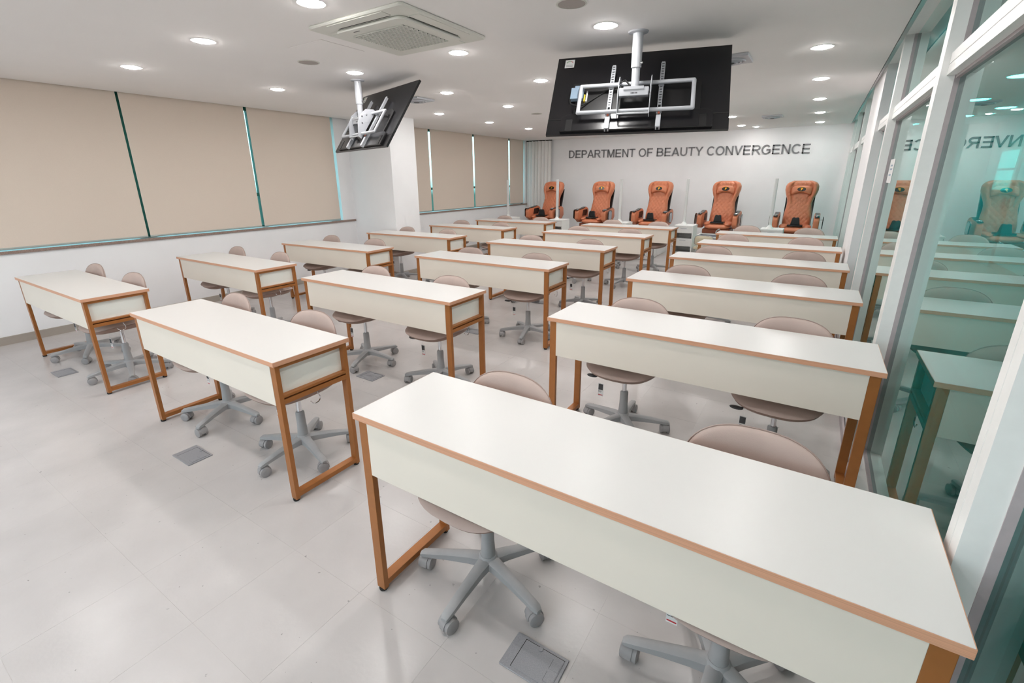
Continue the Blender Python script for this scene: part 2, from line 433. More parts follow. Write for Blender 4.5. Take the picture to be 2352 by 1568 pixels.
# corridor behind the glass
struct(MB().box(.47, 2.75, YB-1, 13, -.12, 0, M_cfloor).build('floor_corridor'))
struct(MB().box(1.0, 1.17, YB-1, 13, 0, .004, M_cstrip).build('trim_1'))
struct(MB().box(.62, 2.75, YB-1, 13, 2.45, 2.53, M_ceil).build('ceiling_corridor'))
cw = MB().box(2.68, 2.80, YB-1, 13, 0, 2.45, M_wall).box(.47, 2.8, 13, 13.1, 0, 2.45, M_wall).box(.47, 2.8, YB-1.1, YB-1, 0, 2.45, M_wall)
struct(cw.build('wall_corridor'))
struct(MB().box(2.665, 2.68, YB-1, 13, 0, .1, M_steel).build('baseboard_corridor'))
dr = struct(MB().box(2.64, 2.68, 11.1, 12.2, 0, 2.1, M_post).build('door_1'))
for z0, z1 in ((1.62, 1.90), (1.26, 1.58)): bx('pane', 2.632, 2.64, 11.2, 12.1, z0, z1, M_litpane, dr)
bx('handle', 2.60, 2.64, 11.16, 11.19, .95, 1.15, M_chrome, dr)

# ------------------------------------------------------------------ lettering on the far wall
SW, HW_ = .165, .15
def _bar(x0, x1, z0, z1): return [[(x0, z0), (x1, z0), (x1, z1), (x0, z1)]]
def _arc(cx, cz, rx, rz, a0, a1, n=14):
    out = []
    for k in range(n):
        t0_, t1_ = [math.radians(a0+(a1-a0)*q/n) for q in (k, k+1)]
        P_ = lambda t, ix, iz: (cx+(rx-ix)*math.cos(t), cz+(rz-iz)*math.sin(t))
        out.append([P_(t0_, 0, 0), P_(t1_, 0, 0), P_(t1_, SW, HW_), P_(t0_, SW, HW_)])
    return out
def _diag(x0, x1, w=SW*1.08, z0=0.0, z1=1.0): return [[(x0, z0), (x0+w, z0), (x1+w, z1), (x1, z1)]]
def glyph(ch):
    L_ = .08; st = _bar(L_, L_+SW, 0, 1)
    if ch == 'E': return .93, st+_bar(L_, .84, 0, HW_)+_bar(L_, .79, .43, .43+HW_)+_bar(L_, .82, 1-HW_, 1)
    if ch == 'F': return .85, st+_bar(L_, .72, .42, .42+HW_)+_bar(L_, .79, 1-HW_, 1)
    if ch == 'T': return .86, _bar(.43-SW/2, .43+SW/2, 0, 1)+_bar(.03, .83, 1-HW_, 1)
    if ch == 'D': return 1.0, st+_bar(L_, .46, 0, HW_)+_bar(L_, .46, 1-HW_, 1)+_arc(.46, .5, .47, .5, -90, 90)
    if ch == 'P': return .93, st+_bar(L_, .55, 1-HW_, 1)+_bar(L_, .55, .40, .40+HW_)+_arc(.55, .70, .32, .30, -90, 90)
    if ch == 'R': return 1.0, st+_bar(L_, .58, 1-HW_, 1)+_bar(L_, .58, .42, .42+HW_)+_arc(.58, .71, .32, .29, -90, 90)+[[(.78, 0), (.985, 0), (.66, .45), (.46, .45)]]
    if ch == 'B': return 1.0, st+_bar(L_, .58, 1-HW_, 1)+_bar(L_, .60, .44, .44+HW_)+_bar(L_, .60, 0, HW_)+_arc(.58, .72, .29, .28, -90, 90)+_arc(.60, .295, .33, .295, -90, 90)
    if ch == 'O': return 1.08, _arc(.54, .5, .49, .515, 0, 360, 30)
    if ch == 'C': return 1.0, _arc(.53, .5, .48, .515, 42, 318, 24)
    if ch == 'G': return 1.08, _arc(.53, .5, .49, .515, 42, 322, 24)+_bar(.56, .97, .40, .40+HW_)+_bar(.97-SW, .97, .14, .44)
    if ch == 'U': return 1.0, _bar(L_, L_+SW, .38, 1)+_bar(.92-SW, .92, .38, 1)+_arc(.5, .38, .42, .395, 180, 360)
    if ch == 'N': return 1.0, st+_bar(.92-SW, .92, 0, 1)+[[(L_, 1), (L_+SW, 1), (.92, 0), (.92-SW, 0)]]
    if ch == 'M': return 1.16, st+_bar(1.08-SW, 1.08, 0, 1)+[[(L_, 1), (L_+SW*1.25, 1), (.58+SW*.45, 0), (.58-SW*.45, 0)], [(1.08-SW*1.25, 1), (1.08, 1), (.58+SW*.45, 0), (.58-SW*.45, 0)]]
    if ch == 'A': return 1.0, [[(.0, 0), (.185, 0), (.585, 1), (.415, 1)], [(.815, 0), (1.0, 0), (.585, 1), (.415, 1)]]+_bar(.22, .78, .22, .22+HW_)
    if ch == 'V': return .93, [[(.0, 1), (.185, 1), (.545, 0), (.385, 0)], [(.745, 1), (.93, 1), (.545, 0), (.385, 0)]]
    if ch == 'Y': return .93, [[(.0, 1), (.20, 1), (.545, .42), (.385, .42)], [(.73, 1), (.93, 1), (.545, .42), (.385, .42)]]+_bar(.465-SW/2, .465+SW/2, 0, .44)
    return .40, []
TXT = 'DEPARTMENT OF BEAUTY CONVERGENCE'
LX0, LX1, LZ0, LZ1, CAP = -5.29, -.252, 1.972, 1.923, .175
tot = sum(glyph(c)[0] for c in TXT)
sign = thing('wall_lettering', 'raised grey capital letters reading DEPARTMENT OF BEAUTY CONVERGENCE on the far wall', 'sign', ((LX0+LX1)/2, YF-.01, 1.95))
kx = (LX1-LX0+.02)/tot; xx = LX0-.013
for ch_ in TXT:
    w_, polys = glyph(ch_)
    if polys:
        b = MB()
        for pl_ in polys:
            b.prism([(xx+px*kx-sign.location.x, LZ0+(LZ1-LZ0)*((xx+px*kx-LX0)/(LX1-LX0))+pz*CAP-sign.location.z) for px, pz in pl_], -.004, .0085, M_letter, axis='y')
        b.build('letter', sign)
    xx += w_*kx

# ------------------------------------------------------------------ downlights
def make_downlight(label):
    t = thing('downlight', label, 'light', (0, 0, ZC), 0, 'round downlights in the ceiling')
    MB().lathe([(.062, -.001), (.074, -.003), (.076, 0), (.076, .012), (.062, .012)], M_white, seg=28, ring=True).build('trim_ring', t, smooth=True)
    MB().lathe([(.0005, -.0130), (.02, -.0125), (.038, -.0103), (.051, -.0070), (.059, -.003), (.0615, .002), (.0615, .01), (.001, .01)], M_lamp, seg=28).build('diffuser', t)
    return t
ORD = ['nearest', 'second', 'third', 'fourth', 'fifth', 'sixth', 'seventh', 'eighth', 'ninth']  # row by the back wall is unseen, added to brighten camera-facing surfaces
cols = [('window-side', [(-4.95, -1.95), (-4.95, -.7), (-4.95, .68), (-4.952, 1.956), (-4.909, 3.213), (-4.82, 4.40), (-4.805, 5.644), (-4.85, 6.972), (-4.849, 8.272), (-4.85, 9.62)]),
        ('second-from-windows', [(-3.66, -1.95), (-3.66, -.7), (-3.66, .68), (-3.663, 1.903), (-3.62, 3.138), (-3.608, 4.378), (-3.601, 5.612), (-3.6, 7.0), (-3.6, 8.4), (-3.6, 9.9)]),
        ('middle', [(-2.44, -1.95), (-2.44, -.7), (-2.44, .62), (-2.44, 1.865), (-2.435, 3.113), (-2.434, 4.381), (-2.43, 5.65), (-2.43, 7.0), (-2.43, 8.4), (-2.43, 9.8)]),
        ('second-from-glass', [(-1.27, -1.95), (-1.27, -.7), (-1.27, .62), (-1.27, 1.87), (-1.275, 3.116), (-1.3, 4.4), (-1.3, 5.8), (-1.32, 7.2), (-1.335, 8.595), (-1.39, 10.124)]),
        ('glass-side', [(-.14, -1.95), (-.14, -.7), (-.14, .62), (-.14, 1.87), (-.14, 3.12), (-.141, 4.483), (-.15, 5.85), (-.164, 7.313), (-.163, 8.816), (-.166, 10.335)])]
dl0 = None
for nm, pts in cols:
    vis = [q for q in pts if q[1] > (4 if nm == 'glass-side' else 3 if nm == 'second-from-glass' else 1)]
    for q in pts:
        lab = ('round lit downlight, %s from the camera in the %s line' % (ORD[vis.index(q)], nm)) if q in vis else 'unseen round lit downlight, %s from the back wall in the %s line' % (ORD[pts.index(q)], nm)
        if dl0 is None: dl0 = make_downlight(lab); dl0.location = (*q, ZC)
        else: dup(dl0, (*q, ZC), 0, lab)
sp = dup(dl0, (-1.183, 10.56, ZC), 0, 'small round spotlight close to the far wall above the lettering', (.62, .62, 1))
for k, (x, y) in enumerate(((1.53, 7.09), (1.57, 8.93), (2.12, 10.2), (1.85, 11.2), (1.3, 12.3))):
    dup(dl0, (x, y, 2.45), 0, 'large round corridor downlight seen through the glass, %s from the camera' % ORD[k], (1.8, 1.8, 1))

# ------------------------------------------------------------------ roller blinds
def blind(y0, y1, label, grp):
    t = thing('roller_blind', label, 'blind', (XL+.014, (y0+y1)/2, .90), 0, grp)
    h = (y1-y0)/2
    MB().box(-.0012, .0012, -h, h, .012, 1.60, M_blind).build('fabric', t)
    MB().rbox(-.006, .006, -h, h, -.004, .016, .004, M_bar, axis='y').build('bottom_bar', t, smooth=True)
    MB().lathe([(.018, -h), (.018, h)], M_bar, c=(0, 0, 1.60), axis='y', seg=14).build('roller_tube', t, smooth=True)
    return t
g1 = 'roller blinds over the near window'; g2 = 'roller blinds over the far window'
blind(.96, 2.327, 'beige roller blind nearest the camera on the near window', g1)
blind(2.352, 3.682, 'beige roller blind in the middle of the near window', g1)
blind(3.722, 4.995, 'beige roller blind beside the pillar on the near window', g1)
blind(6.02, 7.183, 'beige roller blind just beyond the pillar on the far window', g2)
blind(7.235, 8.578, 'beige roller blind, second beyond the pillar on the far window', g2)
blind(8.635, 10.005, 'beige roller blind, third beyond the pillar on the far window', g2)
blind(10.06, 10.70, 'narrow beige roller blind beside the white curtain', g2)

# curtain in the far left corner
ct = thing('curtain', 'white pleated curtain hanging in the far corner beside the lettering wall', 'curtain', (-6.07, 10.88, .02))
n = 90; fr = []; 
for k in range(n+1):
    x = -.35+.70*k/n; fr.append((x, .035*math.sin(k/n*2*PI*7.5)+.008*math.sin(k/n*23)))
b = MB(); vs = []; fs = []
for (x, y) in fr:
    for z, q in ((.0, 1.0), (2.2, .8), (2.375, .45)):
        vs.append((x, y*q-.002, z)); 
    for z, q in ((.0, 1.0), (2.2, .8), (2.375, .45)):
        vs.append((x, y*q+.002, z))
for k in range(n):
    a = k*6; c = a+6
    for r in (0, 1): fs += [(a+r, c+r, c+r+1, a+r+1), (a+3+r, a+4+r, c+4+r, c+3+r)]
    fs += [(a, a+3, c+3, c), (a+2, c+2, c+5, a+5)]
fs += [(0, 1, 4, 3), (1, 2, 5, 4)]; a = n*6; fs += [(a, a+3, a+4, a+1), (a+1, a+4, a+5, a+2)]
b.add(vs, fs, M_curtain); b.build('fabric', ct, smooth=True, angle=80)
MB().box(-.36, .36, -.014, .014, 2.370, 2.39, M_dark).build('curtain_track', ct)

# ------------------------------------------------------------------ desks
DW, DD = 1.548, .4094
TT = .022; H = .74
def make_desk():
    t = thing('study_desk', '', 'desk', (0, 0, 0), 0, 'white desks with copper frames')
    hw, hd = DW/2, DD/2
    top = MB().box(-hw+.001, hw-.001, -hd+.001, hd-.001, H-TT, H, M_top).build('tabletop', t)
    eb = MB()
    eb.box(-hw, hw, -hd-.001, -hd+.001, H-TT, H-.001, M_band); eb.box(-hw, hw, hd-.001, hd+.001, H-TT, H-.001, M_band)
    eb.box(-hw-.001, -hw+.001, -hd, hd, H-TT, H-.001, M_band); eb.box(hw-.001, hw+.001, -hd, hd, H-TT, H-.001, M_band)
    eb.build('edge_band', top)
    i = .012; zt = H-TT
    ox = hw-i; oy = hd-i
    for sx_ in (-1, 1):
        xa, xb = sorted((sx_*ox, sx_*(ox-.04)))
        for sy in (-1, 1):
            ya, yb = sorted((sy*oy, sy*(oy-.022)))
            MB().box(xa, xb, ya, yb, .012, zt, M_frame).build('leg', t, bevel=.0015)
            MB().lathe([(.014, 0), (.016, .004), (.016, .012)], M_black, c=((xa+xb)/2, (ya+yb)/2, 0), seg=12).build('foot', t, smooth=True)
        y0, y1 = -oy+.022, oy-.022
        bx('top_rail', xa, xb, y0, y1, zt-.02, zt, M_frame, t, bevel=.0012)
        bx('bottom_rail', xa, xb, y0, y1, .022, .047, M_frame, t, bevel=.0012)
        bx('side_rail', xa, xb, y0, y1, .553, .566, M_frame, t, bevel=.001)
        bx('side_rail', xa, xb, y0, y1, .522, .545, M_frame, t, bevel=.0012)
        xm = sx_*(ox-.03)
        bx('side_panel', min(xm, xm-.016*sx_), max(xm, xm-.016*sx_), y0, y1, .566, zt-.02, M_side, t)
    bx('modesty_panel', -ox+.04, ox-.04, -oy-.001, -oy+.015, .512, zt, M_panel, t, bevel=.001)
    bx('shelf', -ox+.04, ox-.04, -oy+.016, oy-.03, .535, .551, M_panel, t)
    hk = [(ox-.006, .0, .524), (ox-.006, .004, .505), (ox-.006, .012, .49), (ox-.006, .012, .475), (ox-.006, 0, .463), (ox-.006, -.018, .460), (ox-.006, -.032, .468), (ox-.006, -.040, .482)]
    MB().tube(hk, .0028, M_chrome, seg=8).build('hook', t, smooth=True)
    return t
DESK = {'R1': (-.438, 1.107, -.002, .008, .019), 'R2': (-.428, 2.482, -.002, .004, .010), 'R3': (-.427, 3.817, .004, -.001, -.001), 'R4': (-.435, 5.127, .004, -.016, -.009),
        'R5': (-.437, 6.439, -.009, -.037, -.018), 'R6': (-.441, 7.708, -.010, -.045, -.021), 'M1': (-2.680, 1.256, -.011, -.012, .002), 'M2': (-2.685, 2.450, .005, .011, .008),
        'M3': (-2.664, 3.758, .010, .022, .012), 'M4': (-2.657, 5.038, .011, .021, .010), 'M5': (-2.638, 6.444, .011, .011, .004), 'M6': (-2.610, 7.772, .002, -.004, -.003),
        'L1': (-4.963, 1.240, 0, -.016, -.010), 'L2': (-4.979, 2.495, -.004, -.013, -.010), 'L3': (-4.985, 3.756, .039, .010, -.006), 'L4': (-4.905, 5.090, .036, .021, .005),
        'L5': (-4.870, 6.422, -.002, .005, .004), 'L6': (-4.807, 7.701, .009, .005, .001)}
CN = {'L': 'window-side', 'M': 'middle', 'R': 'glass-side'}
RN = ['nearest', 'second', 'third', 'fourth', 'fifth', 'farthest']
proto = make_desk(); first = True
for k, (x, y, th, dw, dz) in DESK.items():
    r = int(k[1])-1
    lab = 'white desk with copper legs, %s from the camera in the %s column' % (RN[r], CN[k[0]])
    if k[0] == 'R': x = min(x, XF-.004-(DW+dw)/2)
    sc = ((DW+dw)/DW, 1, (H+dz)/H)
    if first: o = proto; first = False
    else: o = dup(proto, (0, 0, 0))
    o.location = (x, y, 0); o.rotation_euler = (0, 0, th); o.scale = sc; o['label'] = lab

# ------------------------------------------------------------------ swivel chairs
def make_chair():
    t = thing('swivel_chair', '', 'chair', (0, 0, 0), 0, 'mauve swivel chairs behind the desks')
    # backrest: faces -y, leans back a little, wraps forward at the sides
    def fb(x, z, d):
        zz = .635+z; y = .184+.09*(z)+(-.9*x*x) - d*.9
        return (x, y, zz)
    back = MB().pillow(.198, .168, 2.7, .026, .022, M_fabric, fb, rings=8, seg=40).build('backrest', t, smooth=True, angle=70)
    rim = []
    for k in range(48):
        a = 2*PI*k/48; ca, sa = math.cos(a), math.sin(a)
        rim.append(fb(.199*math.copysign(abs(ca)**(2/2.7), ca), .169*math.copysign(abs(sa)**(2/2.7), sa), 0))
    MB().tube(rim, .0022, M_pipe, seg=6, closed=True).build('piping', back, smooth=True)
    def fs_(x, y, d):
        return (x, y-.015, .438 - .012*(y < -.1)*((-y-.1)/.1) + d + .35*x*x*(1 if d > -.01 else .4))
    MB().pillow(.212, .215, 3.0, .026, .006, M_fabric, fs_, rings=7, seg=40).build('seat', t, smooth=True, angle=70)
    MB().pillow(.205, .208, 2.8, .004, .042, M_under, lambda x, y, d: fs_(x, y, d-.004), rings=7, seg=40).build('seat_shell', t, smooth=True, angle=70)
    br = [(0, .08, .395), (0, .15, .395), (0, .20, .42), (0, .207, .50), (0, .212, .60)]
    b = MB()
    for q0, q1 in zip(br[:-1], br[1:]):
        d = (Vector(q1)-Vector(q0)).normalized(); nrm = Vector((0, -d.z, d.y))*.007
        vs = []
        for q in (q0, q1):
            for sx_ in (-1, 1):
                for sg in (-1, 1): vs.append(Vector(q)+Vector((sx_*.03, 0, 0))+nrm*sg)
        b.add(vs, [(0, 1, 3, 2), (4, 6, 7, 5), (0, 4, 5, 1), (2, 3, 7, 6), (0, 2, 6, 4), (1, 5, 7, 3)], M_grey)
    b.build('back_bracket', t)
    MB().lathe([(.055, .378), (.05, .395), (.05, .405)], M_greyd, seg=18).box(-.05, .05, -.08, .09, .386, .398, M_greyd).build('tilt_plate', t)
    MB().lathe([(.0135, .235), (.0135, .39)], M_chrome, seg=16).build('gas_lift', t, smooth=True)
    MB().lathe([(.030, .085), (.029, .12), (.025, .18), (.024, .255), (.02, .262)], M_grey, seg=20).build('column', t, smooth=True)
    lv = MB().tube([(-.05, -.05, .385), (-.10, -.085, .376), (-.145, -.105, .370)], .004, M_black, seg=8)
    lv.pillow(.034, .016, 2, .008, .008, M_ink, lambda x, y, d: (-.168+x, -.112+y, .367+d), rings=4, seg=14)
    lv.build('lever', t, smooth=True)
    tg = MB().tube([(-.130, -.035, .395), (-.14, -.035, .290)], .0006, M_white, seg=4).box(-.157, -.123, -.0356, -.0344, .205, .290, M_paper).build('hang_tag', t)
    MB().box(-.1545, -.1255, -.0362, -.0356, .247, .286, M_ink).build('print', tg)
    MB().box(-.1545, -.1255, -.0362, -.0356, .211, .216, M_red).build('red_bar', tg)
    bl = MB()
    for (w_, z_) in ((.022, .238), (.018, .231)): bl.box(-.1545, -.1545+w_, -.0361, -.0356, z_, z_+.002, M_ink)
    bl.build('print_line', tg)
    hub = MB().lathe([(.034, .062), (.044, .075), (.044, .098), (.036, .112), (.031, .118)], M_grey, seg=20).build('base_hub', t, smooth=True)
    lm = MB(); secs = [(.030, .026, .112, .072), (.08, .022, .108, .072), (.17, .019, .096, .068), (.245, .0175, .084, .062), (.270, .016, .080, .060), (.283, .011, .070, .058)]
    vs = []; fs = []
    for (r, w_, zt, zb) in secs:
        c_ = w_*.45
        vs += [(r, -w_, zb), (r, -w_, zt-c_*.7), (r, -w_+c_, zt), (r, w_-c_, zt), (r, w_, zt-c_*.7), (r, w_, zb)]
    for s_ in range(len(secs)-1):
        for i_ in range(6): fs.append((s_*6+i_, s_*6+(i_+1) % 6, (s_+1)*6+(i_+1) % 6, (s_+1)*6+i_))
    fs += [tuple(range(6))[::-1], tuple(range(30, 36))]; lm.add(vs, fs, M_grey)
    leg0 = lm.build('base_leg', hub, smooth=True, angle=35)
    ca = MB()
    ca.lathe([(.009, .040), (.009, .072)], M_greyd, c=(0, 0, 0), seg=10)
    hood = [(-.031, .022)]+[(-.031*math.cos(a), .027+.031*math.sin(a)) for a in [PI*k/10 for k in range(11)]]+[(.031, .022)]
    ca.prism(hood, -.012, .012, M_greyd, axis='x')
    ca.lathe([(.020, -.012), (.0275, -.012), (.0275, -.026), (.022, -.029), (.012, -.030)], M_greyd, c=(0, 0, .0275), axis='x', seg=18)
    ca.lathe([(.020, .012), (.0275, .012), (.0275, .026), (.022, .029), (.012, .030)], M_greyd, c=(0, 0, .0275), axis='x', seg=18)
    c0 = ca.build('caster', hub, smooth=True, angle=35)
    for k in range(5):
        a = 2*PI*k/5
        l_ = leg0 if k == 0 else leg0.copy(); c_ = c0 if k == 0 else c0.copy()
        if k: COL.objects.link(l_); COL.objects.link(c_)
        l_.parent = hub; c_.parent = hub
        l_.rotation_euler = (0, 0, a)
        c_.location = (.258*math.cos(a), .258*math.sin(a), 0); c_.rotation_euler = (0, 0, a*1.7+.6*k)
    return t
chair0 = make_chair()
CH = {'R1a': (-.46, .08, 56), 'R1b': (.40, .11, 47), 'M1a': (-.45, .10, 8), 'M1b': (.39, .10, 58), 'L1a': (-.42, .07, 45), 'L1b': (.44, .075, 55), 'R2a': (-.39, .09, 22), 'M2a': (-.40, .07, 5),
      'M2b': (.43, .075, 70), 'M3b': (.42, .07, 70), 'M4b': (.44, .075, 60), 'M5b': (.44, .075, 40)}
rnd = random.Random(3); first = True; hubs = []
for k, (dx, dy, th, dw, dz) in DESK.items():
    for sd in 'ab':
        q = CH.get(k+sd)
        if q is None: q = ((-.40 if sd == 'a' else .41)+rnd.uniform(-.02, .02), .08+rnd.uniform(-.01, .02), rnd.uniform(0, 72))
        rz = rnd.uniform(-.07, .07); lim = .408 if k in ('R5', 'R6', 'L1') else .432
        lab = 'mauve swivel chair at the %s place of the %s desk, %s column' % ('left' if sd == 'a' else 'right', RN[int(k[1])-1], CN[k[0]])
        o = chair0 if first else dup(chair0, (0, 0, 0)); first = False
        o.location = (dx+max(-lim, min(lim, q[0])), dy+max(.076, q[1]), 0); o.rotation_euler = (0, 0, rz); o['label'] = lab
        hubs.append((o, math.radians(q[2])-rz))
byp = {}
for ob in bpy.data.objects:
    if ob.name.startswith('base_hub'): byp[ob.parent.name] = ob
for o, a in hubs: byp[o.name].rotation_euler = (0, 0, a)

# ------------------------------------------------------------------ floor boxes
def make_fbox():
    t = thing('floor_socket_box', '', 'floor box', (0, 0, 0), 0, 'grey metal socket boxes in the floor')
    MB().rbox(-.097, .097, -.065, .065, 0, .005, .004, M_boxgrey).build('cover_frame', t)
    l = MB().rbox(-.058, .086, -.052, .052, .005, .0065, .003, M_boxgrey).build('lid', t)
    b = MB().box(-.0595, -.0575, -.053, .053, .005, .0068, M_dark).box(-.058, .086, .052, .0532, .005, .0066, M_dark)
    b.build('lid_gap', l)
    MB().lathe([(.008, .0065), (.008, .0085), (.006, .009)], M_boxgrey, c=(.0, .046, 0), seg=14).build('latch', t, smooth=True)
    for y0 in (-.04, .004):
        MB().box(.052, .083, y0, y0+.034, .0065, .0075, M_boxgrey).box(.051, .052, y0, y0+.034, .0065, .007, M_dark).build('cable_flap', t)
    return t
fb0 = make_fbox()
FB = [(-.548, .985, 'R1'), (-2.811, .983, 'M1'), (-2.817, 2.305, 'M2'), (-5.05, 1.02, 'L1'), (-2.79, 3.66, 'M3'), (-2.78, 5.06, 'M4')]
for i, (x, y, k) in enumerate(FB):
    o = fb0 if i == 0 else dup(fb0, (0, 0, 0)); o.location = (x, y, 0)
    o['label'] = 'grey metal floor socket box under the %s desk of the %s column' % (RN[int(k[1])-1], CN[k[0]])

# ------------------------------------------------------------------ televisions and their ceiling mounts
def tv_set(cen, yaw, tilt, pole, side):
    ex = Vector((math.cos(yaw), math.sin(yaw), 0)); nn = Vector((-math.sin(yaw), math.cos(yaw), 0))
    up = Vector((0, 0, 1))*math.cos(tilt)+nn*math.sin(tilt); bk = up.cross(ex)          # bk points out of the back
    bk = -bk if bk.dot(-nn) < 0 else bk
    C = Vector(cen)
    M = Matrix(((ex.x, up.x, bk.x, C.x), (ex.y, up.y, bk.y, C.y), (ex.z, up.z, bk.z, C.z), (0, 0, 0, 1)))
    t = thing('television', 'large black flat television seen from behind on the %s ceiling pole' % side, 'television', cen, 0, 'ceiling televisions')
    L = Matrix.Translation(-C) @ M
    def P(mb, name, par=None, **kw): return mb.xf(L).build(name, par or t, **kw)
    hw, hh = .6, .345
    P(MB().box(-hw, hw, -hh, hh, -.012, .008, M_tv), 'back_panel')
    P(MB().box(-hw+.004, hw-.004, -hh+.006, hh-.004, -.0135, -.012, M_screen), 'screen')
    P(MB().prism([(-.5, -hh+.012), (.5, -hh+.012), (.5, -.215), (.46, -.195), (-.46, -.195), (-.5, -.215)], .008, .03, M_tv, axis='z'), 'lower_cover', bevel=.003)
    P(MB().box(-hw, hw, -.222, -.214, .008, .0095, M_tvm), 'seam')
    P(MB().prism([(-.42, -.20), (.42, -.20), (.42, .03), (.36, .06), (-.36, .06), (-.42, .03)], .008, .022, M_tvm, axis='z'), 'centre_cover', bevel=.003)
    st = P(MB().box(-.545, -.475, .252, .325, .008, .0086, M_paper), 'energy_sticker')
    arc = [(-.51+.022*math.cos(a), .296+.015*math.sin(a)) for a in [PI*k/8 for k in range(9)]]
    P(MB().tube([(x, y, .0088) for x, y in arc[3:]], .002, M_green, seg=5), 'green_arc', st)
    P(MB().tube([(x, y, .0088) for x, y in arc[:4]], .002, M_red, seg=5), 'red_arc', st)
    pl = MB()
    for y in (.276, .268, .262): pl.box(-.535, -.485, y, y+.002, .0086, .009, M_ink)
    P(pl, 'print_line', st)
    P(MB().box(-.455, -.355, .035, .095, .008, .011, M_tvm), 'connector_recess')
    P(MB().box(-.44, -.375, .058, .075, .011, .0115, M_blue), 'rating_plate')
    P(MB().box(-.455, -.365, -.075, .02, .022, .05, M_blue), 'power_adapter')
    for x in (-.36, -.345): P(MB().box(x, x+.009, -.09, -.03+.03*(x > -.35), .022, .036, M_yellow if x < -.35 else M_paper), 'plug')
    cb = [(-.33, -.10, .03), (-.36, -.13, .045), (-.40, -.14, .05), (-.445, -.12, .05), (-.455, -.08, .045)]
    P(MB().tube(cb, .005, M_black, seg=6), 'cable', smooth=True)
    P(MB().tube([(-.33, -.10, .03), (-.27, -.05, .0265), (-.205, .0, .0265), (-.15, .02, .0265), (-.115, .03, .0265)], .004, M_black, seg=6), 'cable', smooth=True)
    for x in (-.44, .44):
        P(MB().box(x-.022, x+.022, -.335, -.24, .03, .0325, M_tvm), 'stand_socket')
    # mount: rails, tube frame, side plates, housing, pole
    m = thing('television_mount', 'silver ceiling mount with pole and tube frame holding the %s television' % side, 'tv mount', (pole[0], pole[1], ZC), 0, 'television ceiling mounts')
    Lm = Matrix.Translation(-Vector(m.location)) @ M
    def Q(mb, name, par=None, **kw): return mb.xf(Lm).build(name, par or m, **kw)
    for x in (-.171, .163):
        b = MB()
        for s_ in (-1, 1): b.box(x+s_*.011-.003, x+s_*.011+.003, -.352, .19, .031, .052, M_silver)
        k = -.345
        while k < .19:
            b.box(x-.011, x+.011, k, k+.013, .046, .0505, M_silver); k += .022 if k > -.2 else .06
        b.box(x-.011, x+.011, -.352, .19, .0312, .034, M_ink)
        Q(b, 'rail')
        Q(MB().rbox(x-.016, x+.016, -.35, -.255, .050, .062, .006, M_silver), 'rail_slider')
        Q(MB().box(x-.006, x+.006, -.25, -.215, .062, .066, M_orng), 'orange_tie')
        Q(MB().box(x-.018, x+.018, -.012, .012, .05, .064, M_silver).box(x-.018, x+.018, -.236, -.212, .05, .064, M_silver), 'rail_clamp')
    fr = [(-.378, 0, .075), (.37, 0, .075), (.37, -.226, .075), (-.378, -.226, .075)]
    b = MB()
    for a_, c_ in zip(fr, fr[1:]+fr[:1]): b.tube([a_, c_], .0135, M_silver, seg=14)
    for a_ in fr: b.lathe([(.0005, -.0135), (.008, -.011), (.0135, -.0), (.008, .011), (.0005, .0135)], M_silver, c=a_, seg=14)
    Q(b, 'tube_frame', smooth=True, angle=50)
    pp = [(.035, .055), (.035, .085), (-.01, .15), (-.08, .172), (-.16, .16), (-.27, .095), (-.27, .06)]
    for x in (-.108, .10):
        q = Q(MB().prism([(y, z) for y, z in pp], x-.002, x+.002, M_silver, axis='x'), 'side_plate')
        for y, z in ((-.09, .15), (-.05, .12), (-.14, .12)):
            Q(MB().lathe([(.008, -.005), (.008, .005), (.004, .007)], M_chrome, c=(x, y, z), axis='x', seg=10), 'bolt', q, smooth=True)
    Q(MB().tube([(-.108, -.262, .09), (.10, -.262, .09)], .006, M_silver, seg=10), 'tie_bar', smooth=True)
    hz = 2.03-ZC
    R = Matrix.Rotation(yaw, 4, 'Z')
    MB().rbox(-.10, .092, -.045, .045, hz, hz+.05, .006, M_silver).box(-.07, .06, -.05, .04, hz+.038, hz+.056, M_silver).xf(R).build('housing', m)
    # the maker's small dark word mark on the housing front is unreadable: short strokes
    wm = MB()
    for k in range(5): wm.box(-.022+k*.009, -.016+k*.009, -.0462, -.045, hz+.012, hz+.02, M_ink)
    wm.xf(R).build('word_mark', m)
    MB().lathe([(.033, -.21), (.033, 0)], M_silver, seg=22).build('pole', m, smooth=True)
    MB().lathe([(.026, hz+.05), (.026, -.205)], M_silver, seg=22).build('inner_pole', m, smooth=True)
    MB().lathe([(.006, 0), (.006, .012), (.002, .014)], M_chrome, c=(.031, -.005, -.185), axis='x', seg=10).build('pole_bolt', m, smooth=True)
    MB().lathe([(.030, -.012), (.062, -.008), (.066, 0)], M_silver, seg=26).build('ceiling_flange', m, smooth=True)
    MB().tube([Vector((-.10, .0, hz+.03)), Vector((-.105, .03, hz+.09)), Vector((-.07, .04, hz+.11)), Vector((-.03, .03, hz+.07))], .006, M_black, seg=7).xf(R).build('cable', m, smooth=True)
tv_set((-1.182, 3.51, 2.083), .259, .612, (-1.143, 3.35), 'right-hand')
tv_set((-3.83, 3.511, 2.079), -.295, .585, (-3.862, 3.37), 'left-hand')

